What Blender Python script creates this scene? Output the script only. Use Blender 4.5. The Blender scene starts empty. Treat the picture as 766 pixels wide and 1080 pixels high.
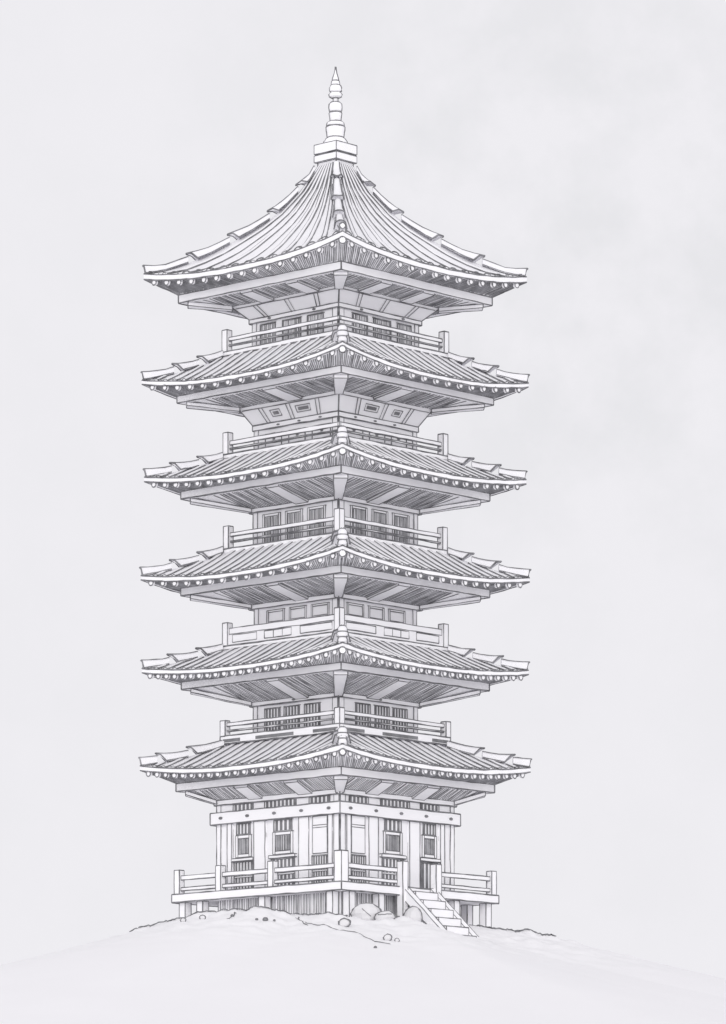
import bpy, math, random
from mathutils import Vector, noise
random.seed(7)
V = Vector
S2 = math.sqrt(2.0)
scene = bpy.context.scene
COL = scene.collection

# ------------------------------------------------------------------ materials
def new_mat(name):
    m = bpy.data.materials.new(name); m.use_nodes = True
    nt = m.node_tree
    return m, nt, nt.nodes['Principled BSDF']

def paper_like(name, c, var=0.02, scale=0.8, rough=0.9, trans=0.0):
    m, nt, b = new_mat(name)
    tc = nt.nodes.new('ShaderNodeTexCoord')
    n1 = nt.nodes.new('ShaderNodeTexNoise'); n1.inputs['Scale'].default_value = scale
    n1.inputs['Detail'].default_value = 5
    r = nt.nodes.new('ShaderNodeValToRGB')
    r.color_ramp.elements[0].position = 0.3; r.color_ramp.elements[1].position = 0.7
    r.color_ramp.elements[0].color = (c[0]-var, c[1]-var, c[2]-var, 1)
    r.color_ramp.elements[1].color = (c[0], c[1], c[2], 1)
    nt.links.new(tc.outputs['Object'], n1.inputs['Vector'])
    nt.links.new(n1.outputs['Fac'], r.inputs['Fac'])
    nt.links.new(r.outputs['Color'], b.inputs['Base Color'])
    b.inputs['Roughness'].default_value = rough
    b.inputs['Specular IOR Level'].default_value = 0.1
    if trans:      # thin paper-like sheets: part of the light passes through
        t = nt.nodes.new('ShaderNodeBsdfTranslucent'); mx = nt.nodes.new('ShaderNodeMixShader')
        mx.inputs[0].default_value = trans
        nt.links.new(r.outputs['Color'], t.inputs['Color'])
        nt.links.new(b.outputs[0], mx.inputs[1]); nt.links.new(t.outputs[0], mx.inputs[2])
        nt.links.new(mx.outputs[0], nt.nodes['Material Output'].inputs['Surface'])
    return m

def graphite(name, lo, hi):
    m, nt, b = new_mat(name)
    tc = nt.nodes.new('ShaderNodeTexCoord')
    n1 = nt.nodes.new('ShaderNodeTexNoise'); n1.inputs['Scale'].default_value = 2.2
    n1.inputs['Detail'].default_value = 6
    r = nt.nodes.new('ShaderNodeValToRGB')
    r.color_ramp.elements[0].position = 0.35; r.color_ramp.elements[1].position = 0.68
    r.color_ramp.elements[0].color = (lo, lo, lo*1.05, 1)
    r.color_ramp.elements[1].color = (hi, hi, hi*1.05, 1)
    nt.links.new(tc.outputs['Object'], n1.inputs['Vector'])
    nt.links.new(n1.outputs['Fac'], r.inputs['Fac'])
    nt.links.new(r.outputs['Color'], b.inputs['Base Color'])
    b.inputs['Roughness'].default_value = 0.7
    b.inputs['Specular IOR Level'].default_value = 0.15
    return m

WHITE = paper_like('white_painted_wood', (0.935, 0.93, 0.95), trans=0.0)
TILE = paper_like('pale_roof_tile', (0.84, 0.835, 0.86), 0.03, trans=0.0)
STONE = paper_like('pale_stone', (0.72, 0.715, 0.73), 0.04)
EARTH = paper_like('pale_earth', (0.865, 0.859, 0.875), 0.012, 0.25)
INK = graphite('graphite', 0.13, 0.30)
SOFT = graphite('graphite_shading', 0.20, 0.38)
DARK = graphite('dark_infill', 0.17, 0.27)
RI = 0.031      # outline stroke radius
RH = 0.018      # shading stroke radius

# ------------------------------------------------------------------ mesh builder
class MB:
    def __init__(s): s.v = []; s.f = []; s.m = []; s.mats = []
    def mi(s, mat):
        if mat not in s.mats: s.mats.append(mat)
        return s.mats.index(mat)
    def poly(s, pts, mat=None):
        i = len(s.v); s.v += [tuple(p) for p in pts]
        s.f.append(tuple(range(i, i+len(pts)))); s.m.append(s.mi(mat or WHITE))
    def grid(s, rows, mat=None):
        i = len(s.v); n = len(rows[0]); k = s.mi(mat or WHITE)
        for r in rows: s.v += [tuple(p) for p in r]
        for a in range(len(rows)-1):
            for b in range(n-1):
                q = i+a*n+b
                s.f.append((q, q+1, q+n+1, q+n)); s.m.append(k)
    def ink(s, pts, r=RI, closed=False, mat=None, wob=0.018, step=0.5, sides=4, taper=False):
        pts = [V(p) for p in pts]
        if closed: pts = pts + [pts[0]]
        out = []
        for a, b in zip(pts[:-1], pts[1:]):
            L = (b-a).length
            n = max(1, int(L/step))
            for j in range(n): out.append(a.lerp(b, j/n))
        out.append(pts[-1])
        w = min(wob, 0.05*sum((out[i+1]-out[i]).length for i in range(len(out)-1)))
        for i in range(1, len(out)-1):
            out[i] = out[i] + V((random.uniform(-w, w), random.uniform(-w, w), random.uniform(-w, w)))*0.6
        k = s.mi(mat or INK); base = len(s.v); n = len(out)
        pr = random.uniform(0.8, 1.12)
        for i, p in enumerate(out):
            t = (out[min(i+1, n-1)]-out[max(i-1, 0)])
            if t.length < 1e-9: t = V((0, 0, 1))
            t.normalize()
            ref = V((0, 0, 1)) if abs(t.z) < 0.9 else V((1, 0, 0))
            u = t.cross(ref).normalized(); w2 = t.cross(u)
            rr = r*pr*random.uniform(0.78, 1.18)
            if taper and (i == 0 or i == n-1): rr *= 0.45
            for q in range(sides):
                an = 2*math.pi*q/sides
                s.v.append(tuple(p+u*math.cos(an)*rr+w2*math.sin(an)*rr))
        for i in range(n-1):
            for q in range(sides):
                a = base+i*sides+q; b = base+i*sides+(q+1) % sides
                s.f.append((a, b, b+sides, a+sides)); s.m.append(k)
        s.f.append(tuple(base+q for q in range(sides))); s.m.append(k)
        s.f.append(tuple(base+(n-1)*sides+q for q in range(sides))); s.m.append(k)
    def hexa(s, p, mat=None, ink=True, r=RI, skip=()):
        # p: four bottom corners, four top corners
        for q in ((0, 1, 2, 3), (4, 5, 6, 7), (0, 1, 5, 4), (1, 2, 6, 5), (2, 3, 7, 6), (3, 0, 4, 7)):
            s.poly([p[i] for i in q], mat)
        if ink:
            for i, (a, b) in enumerate(((0, 1), (1, 2), (2, 3), (3, 0), (4, 5), (5, 6), (6, 7), (7, 4), (0, 4), (1, 5), (2, 6), (3, 7))):
                if i not in skip: s.ink([p[a], p[b]], r)
    def build(s, name, parent=None, label=None, weld=True):
        me = bpy.data.meshes.new(name)
        me.from_pydata(s.v, [], s.f)
        for m in s.mats: me.materials.append(m)
        me.polygons.foreach_set('material_index', s.m)
        me.update()
        o = bpy.data.objects.new(name, me); COL.objects.link(o)
        if parent: o.parent = parent
        if label: o['label'] = label
        return o

def empty(name, parent=None, loc=(0, 0, 0), label=None):
    o = bpy.data.objects.new(name, None); COL.objects.link(o); o.location = loc
    o.empty_display_size = 0.3
    if parent: o.parent = parent
    if label: o['label'] = label
    return o

# four faces of the square tower; a = distance out, x = along (positive toward the nearer shared corner)
FN = [V((-1, -1, 0))/S2, V((1, -1, 0))/S2, V((-1, 1, 0))/S2, V((1, 1, 0))/S2]
FL = [V((1, -1, 0))/S2, V((-1, -1, 0))/S2, V((1, 1, 0))/S2, V((-1, 1, 0))/S2]
def P(k, a, x, z): return FN[k]*a + FL[k]*x + V((0, 0, z))
def fbox(mb, k, a0, a1, x0, x1, z0, z1, mat=None, ink=True, r=RI, skip=()):
    mb.hexa([P(k, a0, x0, z0), P(k, a0, x1, z0), P(k, a1, x1, z0), P(k, a1, x0, z0),
             P(k, a0, x0, z1), P(k, a0, x1, z1), P(k, a1, x1, z1), P(k, a1, x0, z1)], mat, ink, r, skip)
def fhatch(mb, k, a, x0, x1, z0, z1, step=0.07, r=RH, mat=None, lean=0.0):
    x = x0+step*0.5
    while x < x1:
        j = random.uniform(-0.25, 0.25)*step
        mb.ink([P(k, a, x+j, z0+random.uniform(0, .03)), P(k, a, x+j+lean, z1-random.uniform(0, .03))], r, mat=mat or SOFT)
        x += step
def sq_ring(mb, Ro, Ri, z0, z1, mat=None, ink=True, r=RI, cap=True):
    """square frame with its corners on the axes; R = half diagonal"""
    d = [V((0, -1, 0)), V((1, 0, 0)), V((0, 1, 0)), V((-1, 0, 0))]
    for i in range(4):
        a, b = d[i], d[(i+1) % 4]
        Z0, Z1 = V((0, 0, z0)), V((0, 0, z1))
        mb.poly([a*Ro+Z0, b*Ro+Z0, b*Ro+Z1, a*Ro+Z1], mat)
        if Ri > 0:
            mb.poly([a*Ri+Z0, b*Ri+Z0, b*Ri+Z1, a*Ri+Z1], mat)
            mb.poly([a*Ro+Z0, b*Ro+Z0, b*Ri+Z0, a*Ri+Z0], mat)
            mb.poly([a*Ro+Z1, b*Ro+Z1, b*Ri+Z1, a*Ri+Z1], mat)
        if ink:
            mb.ink([a*Ro+Z0, b*Ro+Z0], r); mb.ink([a*Ro+Z1, b*Ro+Z1], r)
            mb.ink([a*Ro+Z0, a*Ro+Z1], r)
    if Ri <= 0 and cap:
        mb.poly([x*Ro+V((0, 0, z0)) for x in d], mat); mb.poly([x*Ro+V((0, 0, z1)) for x in d], mat)

# ------------------------------------------------------------------ pagoda
pagoda = empty('pagoda')
pagoda['label'] = 'tall white timber pagoda with six tiled roofs, railed balconies and a ringed spire'
pagoda['category'] = 'pagoda'
pagoda.rotation_euler = (0, 0, math.radians(2.0))

far_ends = MB()     # rafter ends of the four upper roofs

def make_rafter_end(mb, c, n, rad, L):
    ref = V((0, 0, 1)); u = n.cross(ref).normalized()
    N = 12
    front = [c+n*L*0.5+(u*math.cos(2*math.pi*i/N)+ref*math.sin(2*math.pi*i/N))*rad for i in range(N)]
    back = [p-n*L for p in front]
    mb.poly(front, WHITE)
    for i in range(N): mb.poly([front[i], front[(i+1) % N], back[(i+1) % N], back[i]], WHITE)
    mb.ink(front, 0.032, closed=True, wob=0.006)

def ridge_knob(par, c, z):
    """little stack of ornamental tiles closing the corner ridge"""
    mb = MB(); N = 16
    prof = [(.17, 0), (.20, .08), (.16, .20), (.21, .24), (.22, .36), (.16, .42), (.18, .46), (.18, .56), (.10, .66), (.02, .70)]
    rows = [[c+V((r*math.cos(2*math.pi*i/N), r*math.sin(2*math.pi*i/N), z+h)) for i in range(N+1)] for r, h in prof]
    mb.grid(rows, TILE)
    for sg in (0, math.pi):
        mb.ink([c+V((r*math.cos(sg), r*math.sin(sg), z+h)) for r, h in prof], .026, wob=.006)
    for j in (2, 5, 8):
        r, h = prof[j]; mb.ink([c+V(((r+.02)*math.cos(t*math.pi/8), (r+.02)*math.sin(t*math.pi/8), z+h)) for t in range(16)], .022, closed=True, wob=.004)
    mb.build('ridge_knob', par)

def roof(label, Re, Rt, ze, zt, sag, tb, Rb, zb1, zb0, Ri_, zi, n_end, hip=None, breaks=(), fan=0, bays=2, own_ends=False, end_r=0.125, rib_step=0.54):
    ae, at, ab, ai = Re/S2, Rt/S2, Rb/S2, Ri_/S2
    def zh(R):
        if hip:
            for (r0, z0), (r1, z1) in zip(hip[:-1], hip[1:]):
                if R <= r1: return z0+(z1-z0)*(max(R, r0)-r0)/(r1-r0)
            return hip[-1][1]
        f = max(0.0, min(1.0, (Re-R)/(Re-Rt)))
        return ze+(zt-ze)*(0.55*f+0.45*f*f)
    def surf(k, a, x, dz=0.0):
        R = a*S2; u = min(1.0, abs(x)/a)
        w = max(0.0, (R-Rt)/(Re-Rt))**1.3
        return P(k, a, x, zh(R)-sag*(1-u**2.3)*w+dz)
    # ---- tiled slopes
    mb = MB()
    nu, nv = 28, 12
    for k in range(4):
        rows = []
        for j in range(nv+1):
            a = ae+(at-ae)*j/nv
            rows.append([surf(k, a, a*(-1+2*i/nu)) for i in range(nu+1)])
        mb.grid(rows, TILE)
        # round cover ribs, each with its two pencilled edges
        if fan:
            ribs = [(0.90*(-1+2*(i+0.5)/fan), None) for i in range(fan)]
        else:
            n = int(2*ae/rib_step); ribs = [(None, -ae+2*ae*(i+0.5)/n) for i in range(n)]
        for u, x in ribs:
            a_hi = at if u is not None else max(at, abs(x)+0.30)
            if ae-a_hi < 0.25: continue
            m = 8 if fan else 5
            prof = []
            for j in range(m+1):
                a = ae-0.02+(a_hi-ae)*j/m
                xx = u*a if u is not None else x
                w = (0.05+0.11*a/ae) if u is not None else 0.115
                c = surf(k, a, xx)
                prof.append([c+FL[k]*(w*math.cos(t))+V((0, 0, 0.09*math.sin(t)+0.004)) for t in (math.pi, 2.2, math.pi/2, 0.94, 0)])
            mb.grid(prof, TILE)
            mb.poly(prof[0], TILE)
            mb.ink([q[0]+V((0, 0, .02)) for q in prof], 0.029, wob=0.012)
            mb.ink([q[4]+V((0, 0, .02)) for q in prof], 0.029, wob=0.012)
            mb.ink(prof[0], 0.017, wob=0.003)
        if fan:
            ns = 16
            for i in range(ns):
                xc = -ae+2*ae*(i+0.5)/ns
                if abs(xc) > ae-0.3: continue
                mb.ink([surf(k, ae-0.03, xc+0.24*math.cos(t), 0.11*math.sin(t)) for t in (0.1, 0.7, 1.3, 1.9, 2.5, 3.04)], 0.028, wob=0.004)
        else:
            mb.ink([surf(k, ae-0.03, ae*(-1+2*i/60), 0.03+0.05*(i % 2)) for i in range(61)], 0.017, wob=0.004)
    r_obj = mb.build('roof', pagoda, label)
    # ---- eave board
    mb = MB()
    for k in range(4):
        for a, wdt in ((ae, 0.14),):
            up = [surf(k, a, a*(-1+2*i/32)) for i in range(33)]
            lo = [p-V((0, 0, tb)) for p in up]
            inn = [p-FN[k]*wdt for p in lo]; inu = [p-FN[k]*wdt-V((0, 0, 0.02)) for p in up]
            mb.grid([inu, up, lo, inn], WHITE)
            mb.ink(up, 0.030); mb.ink(lo, 0.030)
    mb.build('eave_board', r_obj)
    # ---- sloping outer soffit with shade drawn on as fine pencil strokes
    mb = MB()
    for k in range(4):
        top = [surf(k, ae-0.10, (ae-0.10)*(-1+2*i/32))-V((0, 0, tb)) for i in range(33)]
        bot = [P(k, ab-0.02, (ab-0.02)*(-1+2*i/32), zb1) for i in range(33)]
        mb.grid([top, bot], WHITE)
        n = int(2*ae/0.115)
        for i in range(n):
            f = (i+0.5)/n + random.uniform(-.15, .15)/n
            q = f*32; j = min(31, int(q))
            a = top[j].lerp(top[j+1], q-j); b = bot[j].lerp(bot[j+1], q-j)
            d = random.uniform(0.0, 0.06)
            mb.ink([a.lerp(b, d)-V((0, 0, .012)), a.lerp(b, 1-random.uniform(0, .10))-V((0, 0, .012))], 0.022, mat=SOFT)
    for c in (V((1, 0, 0)), V((-1, 0, 0))):
        mb.ink([c*(Re-0.1)+V((0, 0, ze-tb)), c*Rb+V((0, 0, zb1))], RI)
    mb.build('soffit', r_obj)
    # ---- round rafter ends
    for k in range(2):
        for i in range(n_end):
            x = (ae-0.22)*(-1+2*(i+0.5)/n_end)
            c = surf(k, ae-0.09, x)-V((0, 0, tb+end_r*0.95))
            if own_ends and k < 2:
                m2 = MB(); make_rafter_end(m2, c, FN[k], end_r, 0.12); m2.build('rafter_end', r_obj)
            else:
                make_rafter_end(far_ends, c, FN[k], end_r, 0.12)
    make_rafter_end(far_ends, V((0, -(Re-.1), ze-tb-end_r-.01)), V((0, -1, 0)), end_r*1.15, .2)
    # ---- straight eave beam
    mb = MB(); sq_ring(mb, Rb, Rb-0.36, zb0, zb1); mb.build('eave_beam', r_obj)
    # ---- inner underside, bays with pencilled-on shade between wide white rafters
    mb = MB(); a0 = ab-0.25; z0 = zb0+0.03
    def und(k, a, x, dz=0): return P(k, a, x, zi+(z0-zi)*(a-ai)/(a0-ai)+dz)
    for k in range(4):
        mb.grid([[und(k, a0, -a0), und(k, a0, a0)], [und(k, ai, -ai), und(k, ai, ai)]], WHITE)
        lo, hi = -ai*1.0, ai*1.0+0.55*(a0-ai)
        gap = 0.13 if bays == 2 else 0.11
        nb = bays; tot = hi-lo; bw = tot*(1-gap*(nb-1))/nb; gw = tot*gap
        x = lo
        for b in range(nb):
            xx = x; xe = x+bw; st = 0.115
            while xx < xe:
                ain = max(ai, abs(xx)+0.2) if abs(xx) > ai-0.2 else ai
                if a0-ain > 0.2:
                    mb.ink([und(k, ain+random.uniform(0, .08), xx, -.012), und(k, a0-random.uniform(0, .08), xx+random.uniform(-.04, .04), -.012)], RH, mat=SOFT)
                xx += st*random.uniform(0.75, 1.25)
            mb.ink([und(k, max(ai, abs(x)), x, -.01), und(k, a0, x, -.01)], 0.022)
            if abs(xe) < ai: mb.ink([und(k, ai, xe, -.01), und(k, a0, xe, -.01)], 0.022)
            x = xe+gw
        mb.ink([und(k, ai, -ai*0.98, -.01), und(k, a0, -ai*0.98-0.45, -.01)], 0.022)
    u_obj = mb.build('eave_underside', r_obj)
    x = None
    for k in range(2):
        lo, hi = -ai*1.0, ai*1.0+0.55*(a0-ai)
        gap = 0.13 if bays == 2 else 0.11
        tot = hi-lo; bw = tot*(1-gap*(bays-1))/bays; gw = tot*gap
        for b in range(bays-1):
            xa = lo+bw*(b+1)+gw*b+0.04; xb = xa+gw-0.08
            m2 = MB()
            m2.hexa([und(k, ai, xa, -.10), und(k, ai, xb, -.10), und(k, a0, xb, -.10), und(k, a0, xa, -.10),
                     und(k, ai, xa, -.002), und(k, ai, xb, -.002), und(k, a0, xb, -.002), und(k, a0, xa, -.002)], r=0.022, skip=(4, 5, 6, 7))
            m2.build('rafter', r_obj)
    for c in (V((0, -1, 0)), V((1, 0, 0)), V((0, 1, 0)), V((-1, 0, 0))):
        m2 = MB(); s = V((-c.y, c.x, 0)); Z = V((0, 0, 1))
        wo, wi = 0.29, 0.17; ro, ri = Rb-0.40, Ri_-0.1
        zo = z0-0.02
        m2.hexa([c*ri-s*wi+Z*(zi-0.16), c*ri+s*wi+Z*(zi-0.16), c*ro+s*wo+Z*(zo-0.16), c*ro-s*wo+Z*(zo-0.16),
                 c*ri-s*wi+Z*zi, c*ri+s*wi+Z*zi, c*ro+s*wo+Z*zo, c*ro-s*wo+Z*zo], r=0.022)
        m2.build('hip_beam', r_obj)
    # ---- stepped hip ridges
    for c in (V((0, -1, 0)), V((1, 0, 0)), V((0, 1, 0)), V((-1, 0, 0))):
        m2 = MB(); s = V((-c.y, c.x, 0)); Z = V((0, 0, 1))
        bk = list(breaks)
        for r0, r1 in zip(bk[:-1], bk[1:]):
            last = r1 == bk[-1]
            n = 4; ov = 0.0 if last else 0.10
            secs = []
            for j in range(n+1):
                f = j/n; R = r0+(r1+ov-r0)*f
                w = 0.24+0.13*f; h = 0.26+0.17*f*f
                if last: h = 0.27-0.08*f; w = 0.24-0.04*f
                if hip and c.y < -.5: w *= .72
                zz = zh(min(R, Re))
                lift = 0.14*max(0, R-(Re-0.9))/0.9 if last else 0
                sk = (0.50 if not last else 0.12)*f**1.5     # the cover tile's lower end is cut back to a beak
                R1, R2 = R-sk, R-sk*0.45
                z1_, z2_ = zh(min(R1, Re)), zh(min(R2, Re))
                secs.append([c*R1-s*w+Z*(z1_-.03), c*R2-s*w*0.75+Z*(z2_+h*0.75+lift), c*R-s*w*.22+Z*(zz+h+lift), c*R+s*w*.22+Z*(zz+h+lift), c*R2+s*w*.75+Z*(z2_+h*0.75+lift), c*R1+s*w+Z*(z1_-.03)])
            m2.grid(secs, TILE); m2.poly(secs[0], TILE); m2.poly(secs[-1], TILE)
            for q in (0, 5): m2.ink([x[q]+Z*.03 for x in secs], 0.024)
            for q in ((2, 3) if abs(c.x) > .5 else (1, 4)): m2.ink([x[q]+Z*.008 for x in secs], 0.030)
            m2.ink(secs[-1], 0.036, wob=0.004)
        ball = c*(bk[-1]-0.04)+Z*(zh(Re)+0.20)
        if hip and c.y < -.5: make_rafter_end(m2, ball, c, 0.12, 0.16)
        m2.build('hip_ridge', r_obj)
        if not hip and c.y < -.5: ridge_knob(r_obj, c*(Re-.12), zh(Re)+.03)
    return r_obj

hip1 = [(0.78, 31.95), (1.1, 31.35), (1.58, 30.85), (2.1, 30.3), (2.75, 29.72), (3.6, 29.15), (4.5, 28.66), (5.3, 28.22), (6.18, 27.85), (7.1, 27.54), (7.7, 27.42), (8.12, 27.38)]
roof('tall steep curved topmost roof rising to the spire', 8.08, 0.78, 27.38, 31.95, 0.50, 0.23, 6.62, 26.50, 26.16, 4.45, 26.02, 15, hip1, (0.9, 1.58, 2.78, 4.46, 6.2, 8.12), fan=8, bays=3)
roof('second roof from the top', 8.16, 4.7, 22.90, 23.92, 0.50, 0.17, 6.68, 22.25, 21.95, 4.15, 21.75, 15, None, (4.75, 5.75, 6.8, 8.2))
roof('third roof from the top', 8.06, 4.7, 18.82, 19.62, 0.42, 0.19, 6.52, 18.22, 17.90, 3.65, 17.50, 17, None, (4.75, 5.75, 6.9, 8.1))
roof('fourth roof from the top', 8.20, 4.7, 14.67, 15.66, 0.42, 0.18, 6.52, 14.15, 13.83, 3.65, 13.45, 16, None, (4.75, 5.75, 6.9, 8.25))
roof('fifth roof from the top', 8.16, 4.7, 10.76, 11.55, 0.38, 0.18, 6.50, 10.20, 9.88, 3.65, 9.35, 23, None, (4.75, 5.8, 7.0, 8.2), own_ends=True)
roof('lowest roof above the ground storey', 8.24, 4.55, 6.66, 7.55, 0.42, 0.20, 6.72, 5.92, 5.58, 5.12, 5.20, 22, None, (4.7, 6.2, 7.5, 8.3), bays=3, own_ends=True, end_r=0.12)
fe = far_ends.build('rafter_ends', pagoda); fe['kind'] = 'stuff'

# ---- storeys
def storey(label, Rw, z0, z1, Rp, zp0, zp1):
    mb = MB(); sq_ring(mb, Rw, 0, z0, z1)
    aw = Rw/S2
    for k in range(4):          # corner pillars
        fbox(mb, k, aw-0.02, aw+0.03, -aw+0.02, -aw+0.26, z0, z1, r=0.02)
        fbox(mb, k, aw-0.02, aw+0.03, aw-0.30, aw-0.02, z0, z1, r=0.02)
    w = mb.build('storey_wall', pagoda, label)
    m2 = MB(); sq_ring(m2, Rp, Rp-0.3, zp0, zp1)
    sq = MB()
    m2.build('top_plate', w)
    return w, aw
def fx(a, f): return -a+2*a*f

def window(w, k, a, x0, x1, z0, z1, hatch=0.06, frame=0.07, mid=None, bars=0, r=0.02, name='window', hr=RH):
    mb = MB()
    f = frame
    fbox(mb, k, a-0.02, a+0.05, x0, x0+f, z0, z1, r=r); fbox(mb, k, a-0.02, a+0.05, x1-f, x1, z0, z1, r=r)
    fbox(mb, k, a-0.02, a+0.048, x0+f, x1-f, z1-f, z1, r=r); fbox(mb, k, a-0.02, a+0.048, x0+f, x1-f, z0, z0+f, r=r)
    if mid: fbox(mb, k, a-0.02, a+0.045, x0+f, x1-f, mid-.03, mid+.03, r=r)
    o = mb.build(name, w)
    p = MB()
    p.poly([P(k, a+0.012, x0+f, z0+f), P(k, a+0.012, x1-f, z0+f), P(k, a+0.012, x1-f, z1-f), P(k, a+0.012, x0+f, z1-f)], WHITE)
    if hatch: fhatch(p, k, a+0.02, x0+f, x1-f, z0+f, z1-f, hatch, hr)
    for i in range(bars):
        x = x0+f+(x1-x0-2*f)*(i+0.5)/bars; bw = (x1-x0-2*f)/bars*0.27
        fbox(p, k, a+0.005, a+0.03, x-bw, x+bw, z0+f, z1-f, mat=DARK, ink=False)
    p.build('window_panel', w if name != 'window' else w)
    return o

def pegs(w, k, a, xs, z, rx=0.09, rz=0.05):
    for x in xs:
        m2 = MB(); N = 10
        ring = [(rx*math.cos(2*math.pi*i/N), rz*math.sin(2*math.pi*i/N)) for i in range(N)]
        for i in range(N):
            (x0, z0), (x1, z1) = ring[i], ring[(i+1) % N]
            m2.poly([P(k, a-.02, x+x0, z+z0), P(k, a-.02, x+x1, z+z1), P(k, a+.03, x+x1, z+z1), P(k, a+.03, x+x0, z+z0)], DARK)
        m2.poly([P(k, a+.03, x+p, z+q) for p, q in ring], DARK)
        m2.build('peg', w)

def bracket_band(w, R0, R1, z0, z1, xs, blocks=()):
    """sloping bracket frieze between wall head and eave"""
    mb = MB(); a0, a1 = R0/S2, R1/S2
    for k in range(4):
        mb.poly([P(k, a0, -a0, z0), P(k, a0, a0, z0), P(k, a1, a1, z1), P(k, a1, -a1, z1)], WHITE)
        mb.ink([P(k, a0, -a0, z0), P(k, a0, a0, z0)]); mb.ink([P(k, a1, -a1, z1), P(k, a1, a1, z1)])
        mb.ink([P(k, a0, -a0, z0), P(k, a1, -a1, z1)]); mb.ink([P(k, a0, a0, z0), P(k, a1, a1, z1)])
        def q(f, u, d=0.02):
            a = a0+(a1-a0)*u; return P(k, a+d, -a+2*a*f, z0+(z1-z0)*u-d)
        mb.ink([q(0.02, 0.82), q(0.98, 0.82)], 0.02)
        for f in xs:
            mb.ink([q(f-.018, 0), q(f-.018, .82)], 0.02); mb.ink([q(f+.018, 0), q(f+.018, .82)], 0.02)
        for f, g in blocks:
            mb.ink([q(f, .3), q(g, .3), q(g, .62), q(f, .62)], 0.02, closed=True)
            mb.poly([q(f+.02, .38), q(g-.02, .38), q(g-.02, .54), q(f+.02, .54)], DARK)
    mb.build('bracket_frieze', w)

# fifth (top) gallery
w, a = storey('topmost storey wall', 3.50, 24.0, 25.34, 3.64, 25.29, 25.47)
bracket_band(w, 3.62, 4.42, 25.47, 26.03, (.2, .5, .78))
for k in range(2):
    for f, g in ((.10, .28), (.36, .58), (.65, .84)):
        window(w, k, a, fx(a, f), fx(a, g), 24.08, 25.19, 0.075, 0.03)
    pegs(w, k, 3.64/S2+0.012, (fx(a, .22), fx(a, .74)), 25.38, .09, .045)
# fourth
w, a = storey('second storey wall from the top', 3.42, 19.7, 20.85, 3.5, 20.78, 21.0)
bracket_band(w, 3.48, 4.12, 21.0, 21.76, (.2, .48, .78), ((.55, .70), (.28, .38)))
for k in range(2):
    for f, g in ((.14, .34), (.42, .62), (.70, .92)):
        window(w, k, a, fx(a, f), fx(a, g), 19.8, 20.55, 0, 0.02)
        m2 = MB(); xm = fx(a, (f+g)/2)
        fbox(m2, k, a, a+0.07, xm-.11, xm+.11, 20.38, 20.54, mat=DARK); fbox(m2, k, a, a+0.05, xm-.06, xm+.06, 20.28, 20.38, mat=DARK, ink=False)
        m2.build('bracket_block', w)
    pegs(w, k, 3.5/S2+0.012, (fx(a, .3), fx(a, .55), fx(a, .8)), 20.88, .08, .035)
# third
w, a = storey('third storey wall from the top', 3.46, 15.75, 17.36, 3.64, 17.31, 17.5)
for k in range(2):
    for f, g in ((.12, .33), (.39, .59), (.65, .86)):
        window(w, k, a, fx(a, f), fx(a, g), 15.85, 17.18, 0.065, 0.10)
# second
w, a = storey('fourth storey wall from the top', 3.42, 11.65, 13.30, 3.66, 13.25, 13.45)
for k in range(2):
    for f, g in ((.16, .37), (.43, .63), (.69, .90)):
        window(w, k, a, fx(a, f), fx(a, g), 11.75, 13.13, 0, 0.08, mid=12.62)
# first
w, a = storey('fifth storey wall from the top', 3.46, 7.85, 9.20, 3.62, 9.16, 9.35)
for k in range(2):
    for f, g in ((.14, .33), (.37, .56), (.61, .80)):
        window(w, k, a, fx(a, f), fx(a, g), 7.95, 9.02, 0, 0.03, mid=8.5, bars=5, r=0.015)
    pegs(w, k, 3.62/S2+0.012, (fx(a, .5),), 9.255, .08, .045)
# ground storey
w, a = storey('wide ground storey wall with doors and pillars', 5.0, 1.22, 5.0, 5.12, 4.98, 5.2)
m2 = MB(); sq_ring(m2, 5.28, 4.95, 4.17, 4.66)
band = m2.build('tie_beam', w)
for k in range(2):
    pegs(w, k, 5.28/S2+0.012, [fx(a, f) for f in (.06, .28, .5, .72, .94)], 4.42, .10, .06)
    for f, g, n in ((.14, .31, 5), (.40, .66, 8), (.76, .93, 5)):
        window(w, k, a, fx(a, f), fx(a, g), 4.66, 4.97, 0, 0.02, bars=n, r=0.014)
    for f, g in ((.10, .135), (.32, .41), (.685, .765), (.92, .955)):
        m2 = MB(); fbox(m2, k, a-0.02, a+0.10, fx(a, f), fx(a, g), 1.24, 4.17, r=0.022); m2.build('pillar', w)
    for f, g, kind in ((.155, .30, 0), (.46, .64, 0), (.79, .905, 1)):
        x0, x1 = fx(a, f), fx(a, g)
        if kind == 0:
            window(w, k, a, x0+.1, x1-.1, 3.66, 4.15, 0, 0.03, bars=4, r=0.014)
            window(w, k, a, x0+.06, x1-.06, 2.72, 3.64, 0.05, 0.13)
            m2 = MB(); fbox(m2, k, a-0.02, a+0.13, x0-.12, x1+.12, 2.56, 2.68, r=0.022); m2.build('sill', w)
        else:
            m2 = MB(); fbox(m2, k, a-0.02, a+0.04, x0, x1, 2.62, 4.15, r=0.018)
            m2.ink([P(k, a+0.045, x0, 3.78), P(k, a+0.045, x1, 3.78)], 0.018); m2.ink([P(k, a+0.045, x0, 3.68), P(k, a+0.045, x1, 3.68)], 0.018)
            m2.build('wall_panel', w)
        if k == 1 and f < .2:
            window(w, k, a, x0-.02, x1+.02, 1.24, 2.52, 0, 0.04, bars=4, name='door')
        else:
            window(w, k, a, x0-.05, x1+.05, 1.24, 2.54, 0.0, 0.03, bars=6, r=0.014, mid=1.9)

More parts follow.
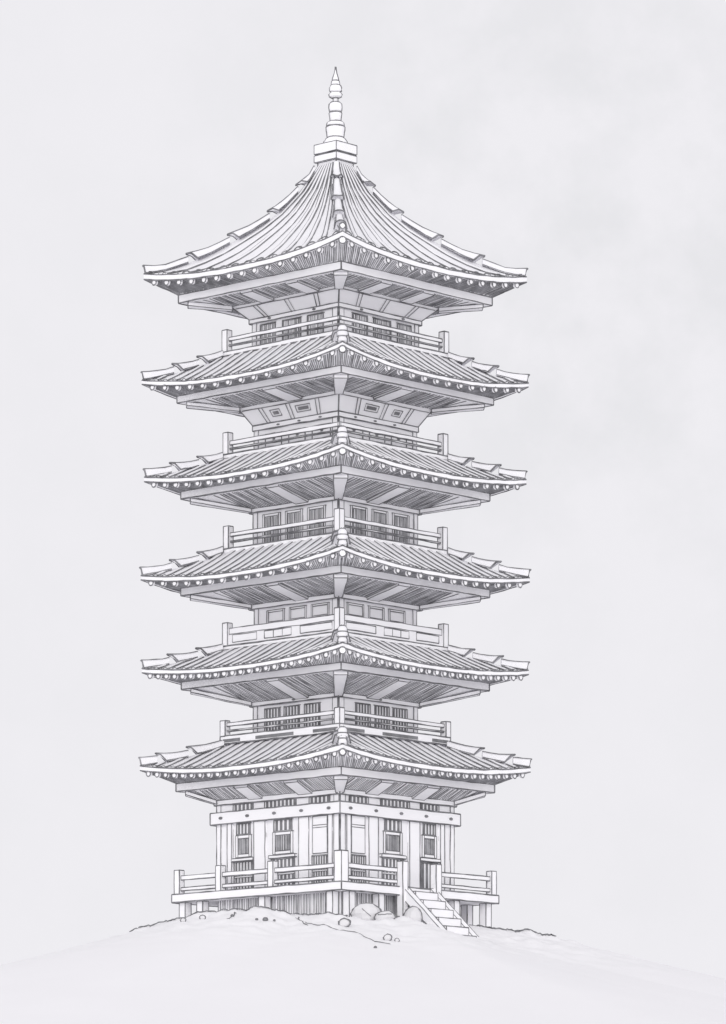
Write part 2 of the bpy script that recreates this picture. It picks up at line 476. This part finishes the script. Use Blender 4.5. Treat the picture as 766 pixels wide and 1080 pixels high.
# ---- balconies
def post(par, c, w, z0, z1, rot=True, cap=0):
    m2 = MB()
    h = w/2
    # square post turned with the building: sides parallel to the faces
    e1, e2 = FN[1]*h, FL[1]*h; Z0, Z1 = V((0, 0, z0)), V((0, 0, z1)); c = V((c[0], c[1], 0))
    q = [c-e1-e2, c+e1-e2, c+e1+e2, c-e1+e2]
    m2.hexa([p+Z0 for p in q]+[p+Z1 for p in q], r=0.024)
    return m2.build('post', par)

def balcony(label, R, z0, z1, rail_z, post_h, style='open', dark=False, front=True):
    mb = MB(); sq_ring(mb, R, R-1.6, z0, z1)
    if dark:      # dark strips painted on the thick slab edge as shaded gaps
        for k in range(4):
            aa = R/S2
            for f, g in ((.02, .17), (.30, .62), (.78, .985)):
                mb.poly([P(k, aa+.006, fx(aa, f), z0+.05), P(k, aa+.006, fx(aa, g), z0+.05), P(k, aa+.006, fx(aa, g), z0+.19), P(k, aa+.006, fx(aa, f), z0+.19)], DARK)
    b = mb.build('balcony', pagoda, label)
    Rr = R-0.2; ar = Rr/S2
    for c in (V((0, -1, 0)), V((1, 0, 0)), V((-1, 0, 0))):
        if front or c.y > -.5: post(b, c*Rr, 0.29, z1, z1+post_h)
    e = 0.147
    ef = e if front else -.04
    for k in range(2):
        for r0, r1 in rail_z:
            m2 = MB(); fbox(m2, k, ar-.04, ar+.04-.001*k, -ar+e, ar-ef-.002*k, z1+r0, z1+r1, r=0.022); m2.build('rail', b)
        if style == 'panel':
            m2 = MB()
            zt2 = z1+rail_z[0][0]
            fbox(m2, k, ar-.03, ar+.02, -ar+e, ar-e, z1+.015, zt2-.002, ink=False)
            for f, g in ((.05, .27), (.34, .58), (.66, .94)):
                m2.ink([P(k, ar+.022, fx(ar, f), z1+.14), P(k, ar+.022, fx(ar, g), z1+.14), P(k, ar+.022, fx(ar, g), zt2-.05), P(k, ar+.022, fx(ar, f), zt2-.05)], .024, closed=True)
            for f in (.42, .50):
                m2.ink([P(k, ar+.022, fx(ar, f), z1+.14), P(k, ar+.022, fx(ar, f), zt2-.05)], .02)
            m2.build('rail_panel', b)
    return b
balcony('topmost balcony', 4.78, 23.92, 24.10, ((.46, .60), (.24, .29)), .92, front=False)
balcony('second balcony from the top', 4.74, 19.60, 19.78, ((.40, .56), (.20, .25)), .92, front=False)
balcony('third balcony from the top', 4.72, 15.62, 15.80, ((.52, .67), (.27, .32)), .96)
balcony('fourth balcony from the top with panelled rail', 4.76, 11.54, 11.70, ((.50, .74),), .98, 'panel')
balcony('lowest balcony above a ledge with painted shadow gaps', 4.86, 7.58, 7.90, ((.42, .56), (.20, .25)), .66, dark=True)

# ---- platform
pa = 6.9/S2
mb = MB(); sq_ring(mb, 6.9, 3.0, .90, 1.24)
plat = mb.build('platform', pagoda, 'broad raised timber platform with railing')
pr = pa-0.17
def pxf(f): return -pr+2*pr*f
def ppost(k, x, w, z0, z1, out=0.0, name='railing_post'):
    m2 = MB(); fbox(m2, k, pr-w/2+out, pr+w/2+out, x-w/2, x+w/2, z0, z1, r=0.024); return m2.build(name, plat)
for k in (0,):
    ppost(k, -pr+.1, .29, 1.24, 2.25)
    for f in (.27, .59): ppost(k, pxf(f), .29, 1.24, 2.30)
ppost(1, -pr+.1, .29, 1.24, 2.25)
m2 = MB(); c = V((0, -1, 0))*(pr*S2-.05)
e1, e2 = FN[1]*.2, FL[1]*.2
q = [c-e1-e2, c+e1-e2, c+e1+e2, c-e1+e2]
m2.hexa([p+V((0, 0, 1.24)) for p in q]+[p+V((0, 0, 2.50)) for p in q], r=.024); m2.build('railing_post', plat)
SX0, SX1 = -0.70, 1.03          # stair opening along the right face
ppost(1, SX1+.17, .32, -.6, 2.28, .19, 'newel_post')
ppost(1, SX0-.17, .32, .1, 2.28, .19, 'newel_post')
def rail(k, x0, x1):
    for r0, r1 in ((.60, .77), (.14, .27)):
        m2 = MB(); fbox(m2, k, pr-.05, pr+.05, x0, x1, 1.24+r0, 1.24+r1, r=.022); m2.build('rail', plat)
for k in (0,):
    fs = [-pr+.25, pxf(.27), pxf(.59), pr-.2]
    for x0, x1 in zip(fs[:-1], fs[1:]): rail(k, x0+.15 if x0 > -pr+.3 else x0, x1-.15 if x1 < pr-.25 else x1)
rail(1, -pr+.25, SX0-.33); rail(1, SX1+.33, pr-.2)
# under-floor posts and plank skirting
for k in range(4):
    for f in ((.02, .135, .52, .93) if k != 1 else (.02, .24, .74, .93)):
        m2 = MB(); x = fx(pa-.2, f) if f > .03 else -pa+.42
        fbox(m2, k, pa-.55, pa-.2, x-.17, x+.17, -1.2, .898, r=.024); m2.build('support_post', plat)
    m2 = MB(); ax = pa-.62
    lo = fx(ax, .18)
    fbox(m2, k, ax-.08, ax, lo, ax-.01, -1.0, .895, ink=False)
    x = lo
    while x < ax-.02:
        m2.ink([P(k, ax+.01, x, -1), P(k, ax+.01, x+random.uniform(-.02, .02), .89)], .019, mat=SOFT)
        x += random.uniform(.06, .115)
    m2.build('plank_skirting', plat)
# ---- staircase on the right face
st = empty('staircase', pagoda, label='short open timber staircase down from the platform')
run, zt_, zb_ = 2.55, 1.22, -1.06
NST = 6
for i in range(NST):
    f0, f1 = i/NST, (i+1)/NST
    m2 = MB()
    fbox(m2, 1, pa+.01+run*f0, pa+.01+run*f1, SX0+.175, SX1-.175, zt_+(zb_-zt_)*f1-.12, zt_+(zb_-zt_)*f0-.17, r=.022)
    m2.build('step', st)
for xa, xb in ((SX0-.17, SX0+.17), (SX1-.17, SX1+.17)):
    m2 = MB(); a0, a1 = pa+.012, pa+run+.16
    d = (zb_-zt_)/run
    def zz(a_): return zt_+d*(a_-pa)
    m2.hexa([P(1, a0, xa, zz(a0)-.45), P(1, a0, xb, zz(a0)-.45), P(1, a1, xb, zz(a1)-.3), P(1, a1, xa, zz(a1)-.3),
             P(1, a0, xa, zz(a0)+.06), P(1, a0, xb, zz(a0)+.06), P(1, a1, xb, zz(a1)+.06), P(1, a1, xa, zz(a1)+.06)], r=.024)
    m2.build('stringer', st)

# ---- spire
fin = empty('spire', pagoda, label='ringed spire on a square dew basin')
m2 = MB(); sq_ring(m2, .74, 0, 31.85, 32.12); sq_ring(m2, .90, 0, 32.12, 32.40, r=.022); sq_ring(m2, .86, 0, 32.40, 32.47, mat=DARK, r=.02); sq_ring(m2, .90, 0, 32.47, 32.86, r=.022)
m2.build('basin', fin)
def lathe(name, prof, lines=True):
    m2 = MB(); N = 24
    rows = [[V((r*math.cos(2*math.pi*i/N), r*math.sin(2*math.pi*i/N), z)) for i in range(N+1)] for r, z in prof]
    m2.grid(rows, WHITE)
    if lines:
        rot = math.radians(-2.0)
        for sg in (0, math.pi):
            m2.ink([V((r*math.cos(rot+sg), r*math.sin(rot+sg), z)) for r, z in prof], .038, wob=.006)
        for j in (0, -1):
            r, z = prof[j]
            if r > .05: m2.ink([V((r*math.cos(t*math.pi/8), r*math.sin(t*math.pi/8), z)) for t in range(16)], .032, closed=True, wob=.006)
    m2.build(name, fin)
def zy(y): return (1330-y)/25.0-14.2
lathe('inverted_bowl', [(.50, zy(153)), (.48, zy(150)), (.40, zy(147)), (.30, zy(145.3))])
lathe('lotus_ring', [(.34, zy(145.3)), (.36, zy(140)), (.38, zy(138)), (.39, zy(134))])
lathe('lotus_ring', [(.33, zy(134)), (.36, zy(132)), (.34, zy(129.6)), (.30, zy(129))])
lathe('vase', [(.21, zy(129)), (.23, zy(124)), (.26, zy(120)), (.25, zy(119))])
lathe('orb', [(.18, zy(119)), (.25, zy(117)), (.27, zy(113.5)), (.25, zy(110)), (.19, zy(108.4))])
lathe('mast', [(.09, zy(108.4)), (.09, zy(101.5))])
lathe('spire_ring', [(.14, zy(103.5)), (.25, zy(102)), (.27, zy(100)), (.22, zy(98.2)), (.12, zy(97.5))])
lathe('spire_ring', [(.14, zy(97.5)), (.24, zy(96)), (.25, zy(93)), (.20, zy(90.5)), (.14, zy(90))])
lathe('spire_ring', [(.16, zy(90)), (.17, zy(88.5)), (.15, zy(86)), (.11, zy(85.3))])
lathe('jewel_tip', [(.13, zy(85.3)), (.10, zy(82)), (.05, zy(78)), (.012, zy(73)), (.004, zy(70.5))])

# ------------------------------------------------------------------ ground
CREST = [(-180, -.3), (-110, -.5), (-85, -.50), (-66, -.46), (-52, -.26), (-38, -.05), (-29, .0), (-20.8, .02), (-15, -.18), (-11.7, -.33), (-6, -.30), (-2, -.21), (2.5, -.36), (14, -.50), (21, -.35), (35, -.95), (50, -1.12), (62, -.80), (80, -.42), (100, -.5), (140, -.4), (180, -.3)]
def crest(th):
    for (t0, z0), (t1, z1) in zip(CREST[:-1], CREST[1:]):
        if t0 <= th <= t1: return z0+(z1-z0)*(th-t0)/(t1-t0)
    return -.3
def sm(x): x = max(0., min(1., x)); return x*x*(3-2*x)
RC = 8.4
def ground_z(x, y):
    r = math.hypot(x, y); th = math.degrees(math.atan2(x, -y))
    cz = crest(th)
    if r <= RC: z = cz*sm((r-4.5)/(RC-4.5))
    else:
        d = r-RC
        z = -16.2+(cz+16.2)*math.exp(-0.28*d/16.2)
    z += 0.16*noise.noise(V((x*1.7, y*1.7, 7.7)))*sm((r-6.2)/1.5)*max(0, 1-max(0, r-9)/6)
    z += 0.07*noise.noise(V((x*4.1, y*4.1, 1.7)))*sm((r-6.2)/1.5)*max(0, 1-max(0, r-9.5)/4)
    z += 0.05*noise.noise(V((x*0.8, y*0.8, 3.1)))*sm(r/6)*max(0, min(1, 1-(r-11)/8))
    return z
rs = [0]+[i*0.2 for i in range(1, 105)]+[21+i*2.0 for i in range(0, 60)]+[145+i*20 for i in range(0, 10)]+[360, 500, 800, 1300, 2200, 4000]
NA = 360
verts = []; faces = []
for r in rs:
    for i in range(NA):
        t = 2*math.pi*i/NA; x, y = r*math.sin(t), -r*math.cos(t)
        verts.append((x, y, ground_z(x, y)))
for j in range(len(rs)-1):
    for i in range(NA):
        a = j*NA+i; b = j*NA+(i+1) % NA
        faces.append((a, b, b+NA, a+NA))
me = bpy.data.meshes.new('ground'); me.from_pydata(verts, [], faces); me.materials.append(EARTH)
for p in me.polygons: p.use_smooth = True
g = bpy.data.objects.new('ground', me); COL.objects.link(g); g['kind'] = 'structure'; g['label'] = 'pale bare mound of earth under the pagoda'
# pencilled earth edge and cracks, laid on the ground as their own thin relief
mb = MB()
def gpath(pts, r=.028, n=6):
    out = []
    for (x0, t0), (x1, t1) in zip(pts[:-1], pts[1:]):
        for j in range(n): f = j/n; out.append((x0+(x1-x0)*f, t0+(t1-t0)*f))
    out.append(pts[-1])
    q = []
    for i, (x, t) in enumerate(out):
        x += random.uniform(-.05, .05); t += random.uniform(-.05, .05)
        q.append(V((x, -t, ground_z(x, -t)+.015)))
    mb.ink(q, r, taper=True)
def arc(a0, a1, r=8.45, n=14):
    return [(r*math.sin(math.radians(a0+(a1-a0)*i/n)), r*math.cos(math.radians(a0+(a1-a0)*i/n))) for i in range(n+1)]
def rim(x0, x1, t0, t1, n):
    """the brow of the mound: the outermost ground before it falls away to the front"""
    q = []
    for i in range(n+1):
        x = x0+(x1-x0)*i/n; best = None
        for j in range(int((t1-t0)/.1)+1):
            t = t0+.1*j; z = ground_z(x, -t); e = (z+14.2)/(187-t)
            if best is None or e > best[0]: best = (e, t, z)
        q.append(V((x, -best[1]-.03, best[2]+.02)))
    mb.ink(q, .034, taper=True, wob=.05)
rim(-8.45, 2.6, 1.5, 12, 110); rim(5.6, 9.2, -1.0, 3.5, 40)
gpath([(-4.0, 7.6), (-4.05, 8.6), (-4.4, 9.6)], .022)
gpath([(-1.5, 8.4), (-1.4, 9.4), (-1.1, 10.6)], .022)
gpath([(-1.6, 8.5), (-.9, 10.4), (0, 11.2), (.9, 11.8)], .017)
gpath([(.9, 11.8), (1.6, 13.2), (2.2, 13.4)], .018)
contour = mb.build('earth_crack', None); contour['kind'] = 'structure'; contour['label'] = 'thin dark cracks and rim line in the pale earth'

# ---- boulders and pebbles
def stone(name, cat, label, x, t, sx, sy, sz, seed, sink=.25, mat=None, group=None, facets=10, lines=()):
    mb = MB(); N, M = facets, 6
    z0 = ground_z(x, -t)
    def pt(u, v):
        d = V((math.cos(u)*math.cos(v), math.sin(u)*math.cos(v), math.sin(v)))
        r = 1+.22*noise.noise(d*1.3+V((seed, seed*.7, 0)))
        return V((d.x*sx*r, d.y*sy*r, d.z*sz*r))
    rows = [[pt(2*math.pi*i/N, -math.pi/2+math.pi*j/M) for i in range(N+1)] for j in range(M+1)]
    mb.grid(rows, mat or STONE)
    n = 16
    mb.ink([pt(0 if math.cos(2*math.pi*i/n) >= 0 else math.pi, math.asin(math.sin(2*math.pi*i/n)))*1.0 for i in range(n)], min(.044, .012+sx*.2), closed=True, wob=.006)
    for (u0, v0), (u1, v1) in lines:
        mb.ink([pt(u0+(u1-u0)*i/6, v0+(v1-v0)*i/6)*1.01 for i in range(7)], .02)
    o = mb.build(name); o.location = (x, -t, z0+sz*(1-sink*2)*0.8)
    o.rotation_euler = (0, 0, random.uniform(-.1, .1))
    o['label'] = label; o['category'] = cat
    if group: o['group'] = group
    return o
B = 'boulders on the mound'
stone('boulder', 'boulder', 'large rounded boulder leaning against the plank skirting', 1.25, 7.0, .58, .45, .42, 3, .2, group=B, lines=(((-1.9, .5), (-1.2, -.3)),))
stone('boulder', 'boulder', 'low angular block in front of the large rounded boulder', 2.0, 7.45, .40, .3, .26, 9, .0, group=B, lines=(((-2.4, .4), (-.7, .45)),))
stone('boulder', 'boulder', 'egg shaped boulder beside the foot of the staircase', 3.15, 6.1, .38, .34, .44, 5, .2, group=B)
Gp = 'pebbles on the mound'
for lab, x, t, s, d in (
    ('round white pebble on the far left flank of the mound', -6.15, 8.0, .10, 0),
    ('oval white pebble below the corner support post on the left', -5.35, 8.4, .11, 0),
    ('small dark pebble above the leftmost earth crack', -4.15, 8.9, .06, 1),
    ('tiny dark speck of stone left of the paired dark pebble', -3.15, 9.6, .05, 1),
    ('dark paired pebble on the bare middle of the mound', -2.8, 9.8, .09, 1),
    ('tiny dark speck of stone right of the paired dark pebble', -2.45, 9.6, .04, 1),
    ('half buried white stone below the near corner of the platform', .35, 10.2, .22, 0),
    ('white stone at the end of the long earth crack', 2.05, 12.6, .16, 0),
    ('small white pebble touching the larger stone in front of the stairs', 2.42, 12.5, .09, 0),
    ('tiny dark pebble lowest on the slope in front of the pagoda', 1.55, 14.6, .05, 1),
    ('tiny dark pebble beside the right corner support post', 6.85, 1.4, .06, 1),
    ('dark pebble below the rim line at the far right', 7.6, 1.6, .08, 1)):
    stone('pebble', 'pebble', lab, x, t, s, s*.8, s*.8, x*3.1, .0, mat=DARK if d else None, group=Gp, facets=8)

# ------------------------------------------------------------------ sky (overcast, paper white, faint cloud mottling)
world = bpy.data.worlds.new('World'); scene.world = world; world.use_nodes = True
nt = world.node_tree; nt.nodes.clear()
out = nt.nodes.new('ShaderNodeOutputWorld'); bg = nt.nodes.new('ShaderNodeBackground')
tc = nt.nodes.new('ShaderNodeTexCoord')
def nz(scale, detail, rough=.5):
    n = nt.nodes.new('ShaderNodeTexNoise'); n.inputs['Scale'].default_value = scale; n.inputs['Detail'].default_value = detail
    n.inputs['Roughness'].default_value = rough
    nt.links.new(tc.outputs['Generated'], n.inputs['Vector']); return n
n1 = nz(42, 5, .6)
r1 = nt.nodes.new('ShaderNodeValToRGB'); r1.color_ramp.elements[0].position = .36; r1.color_ramp.elements[1].position = .60
r1.color_ramp.elements[0].color = (1, 1, 1, 1); r1.color_ramp.elements[1].color = (0, 0, 0, 1)
nt.links.new(n1.outputs['Fac'], r1.inputs['Fac'])
# a thin bank of grey cloud high in the north east
vd = nt.nodes.new('ShaderNodeVectorMath'); vd.operation = 'DISTANCE'
cd = V((0.058, 1, 0.235)).normalized(); vd.inputs[1].default_value = cd
nt.links.new(tc.outputs['Generated'], vd.inputs[0])
mr = nt.nodes.new('ShaderNodeMapRange'); mr.interpolation_type = 'SMOOTHSTEP'
mr.inputs['From Min'].default_value = 0.02; mr.inputs['From Max'].default_value = 0.115
mr.inputs['To Min'].default_value = 1.0; mr.inputs['To Max'].default_value = 0.25
nt.links.new(vd.outputs['Value'], mr.inputs['Value'])
mu = nt.nodes.new('ShaderNodeMath'); mu.operation = 'MULTIPLY'
nt.links.new(r1.outputs['Color'], mu.inputs[0]); nt.links.new(mr.outputs['Result'], mu.inputs[1])
mx = nt.nodes.new('ShaderNodeMix'); mx.data_type = 'RGBA'
mx.inputs[6].default_value = (.860, .850, .884, 1); mx.inputs[7].default_value = (.80, .797, .826, 1)
nt.links.new(mu.outputs[0], mx.inputs[0])
nt.links.new(mx.outputs[2], bg.inputs['Color'])
bg.inputs['Strength'].default_value = 1.0
nt.links.new(bg.outputs[0], out.inputs[0])

sun = bpy.data.lights.new('sun', 'SUN'); sun.energy = 1.7; sun.angle = math.radians(45); sun.color = (1, .985, .96)
so = bpy.data.objects.new('sun', sun); COL.objects.link(so)
so.rotation_euler = (math.radians(81), 0, math.radians(-3))
so.location = (0, -40, 60)

# ------------------------------------------------------------------ camera
D, YH = 187.0, 1330.0
cam = bpy.data.cameras.new('camera'); co = bpy.data.objects.new('camera', cam); COL.objects.link(co)
co.location = (0, -D, -14.2); co.rotation_euler = (math.radians(90), 0, 0)
cam.sensor_fit = 'VERTICAL'; cam.sensor_height = 36.0
cam.lens = 36.0*25.0*D/1080.0
cam.shift_y = (YH-540.0)/1080.0
cam.shift_x = (383.0-354.0)/1080.0
cam.clip_start = 1.0; cam.clip_end = 9000.0
scene.camera = co

scene.view_settings.view_transform = 'Standard'; scene.view_settings.look = 'None'
scene.view_settings.exposure = 0.0; scene.view_settings.gamma = 1.0
scene.cycles.max_bounces = 16; scene.cycles.diffuse_bounces = 14; scene.cycles.transmission_bounces = 14
scene.cycles.use_denoising = True
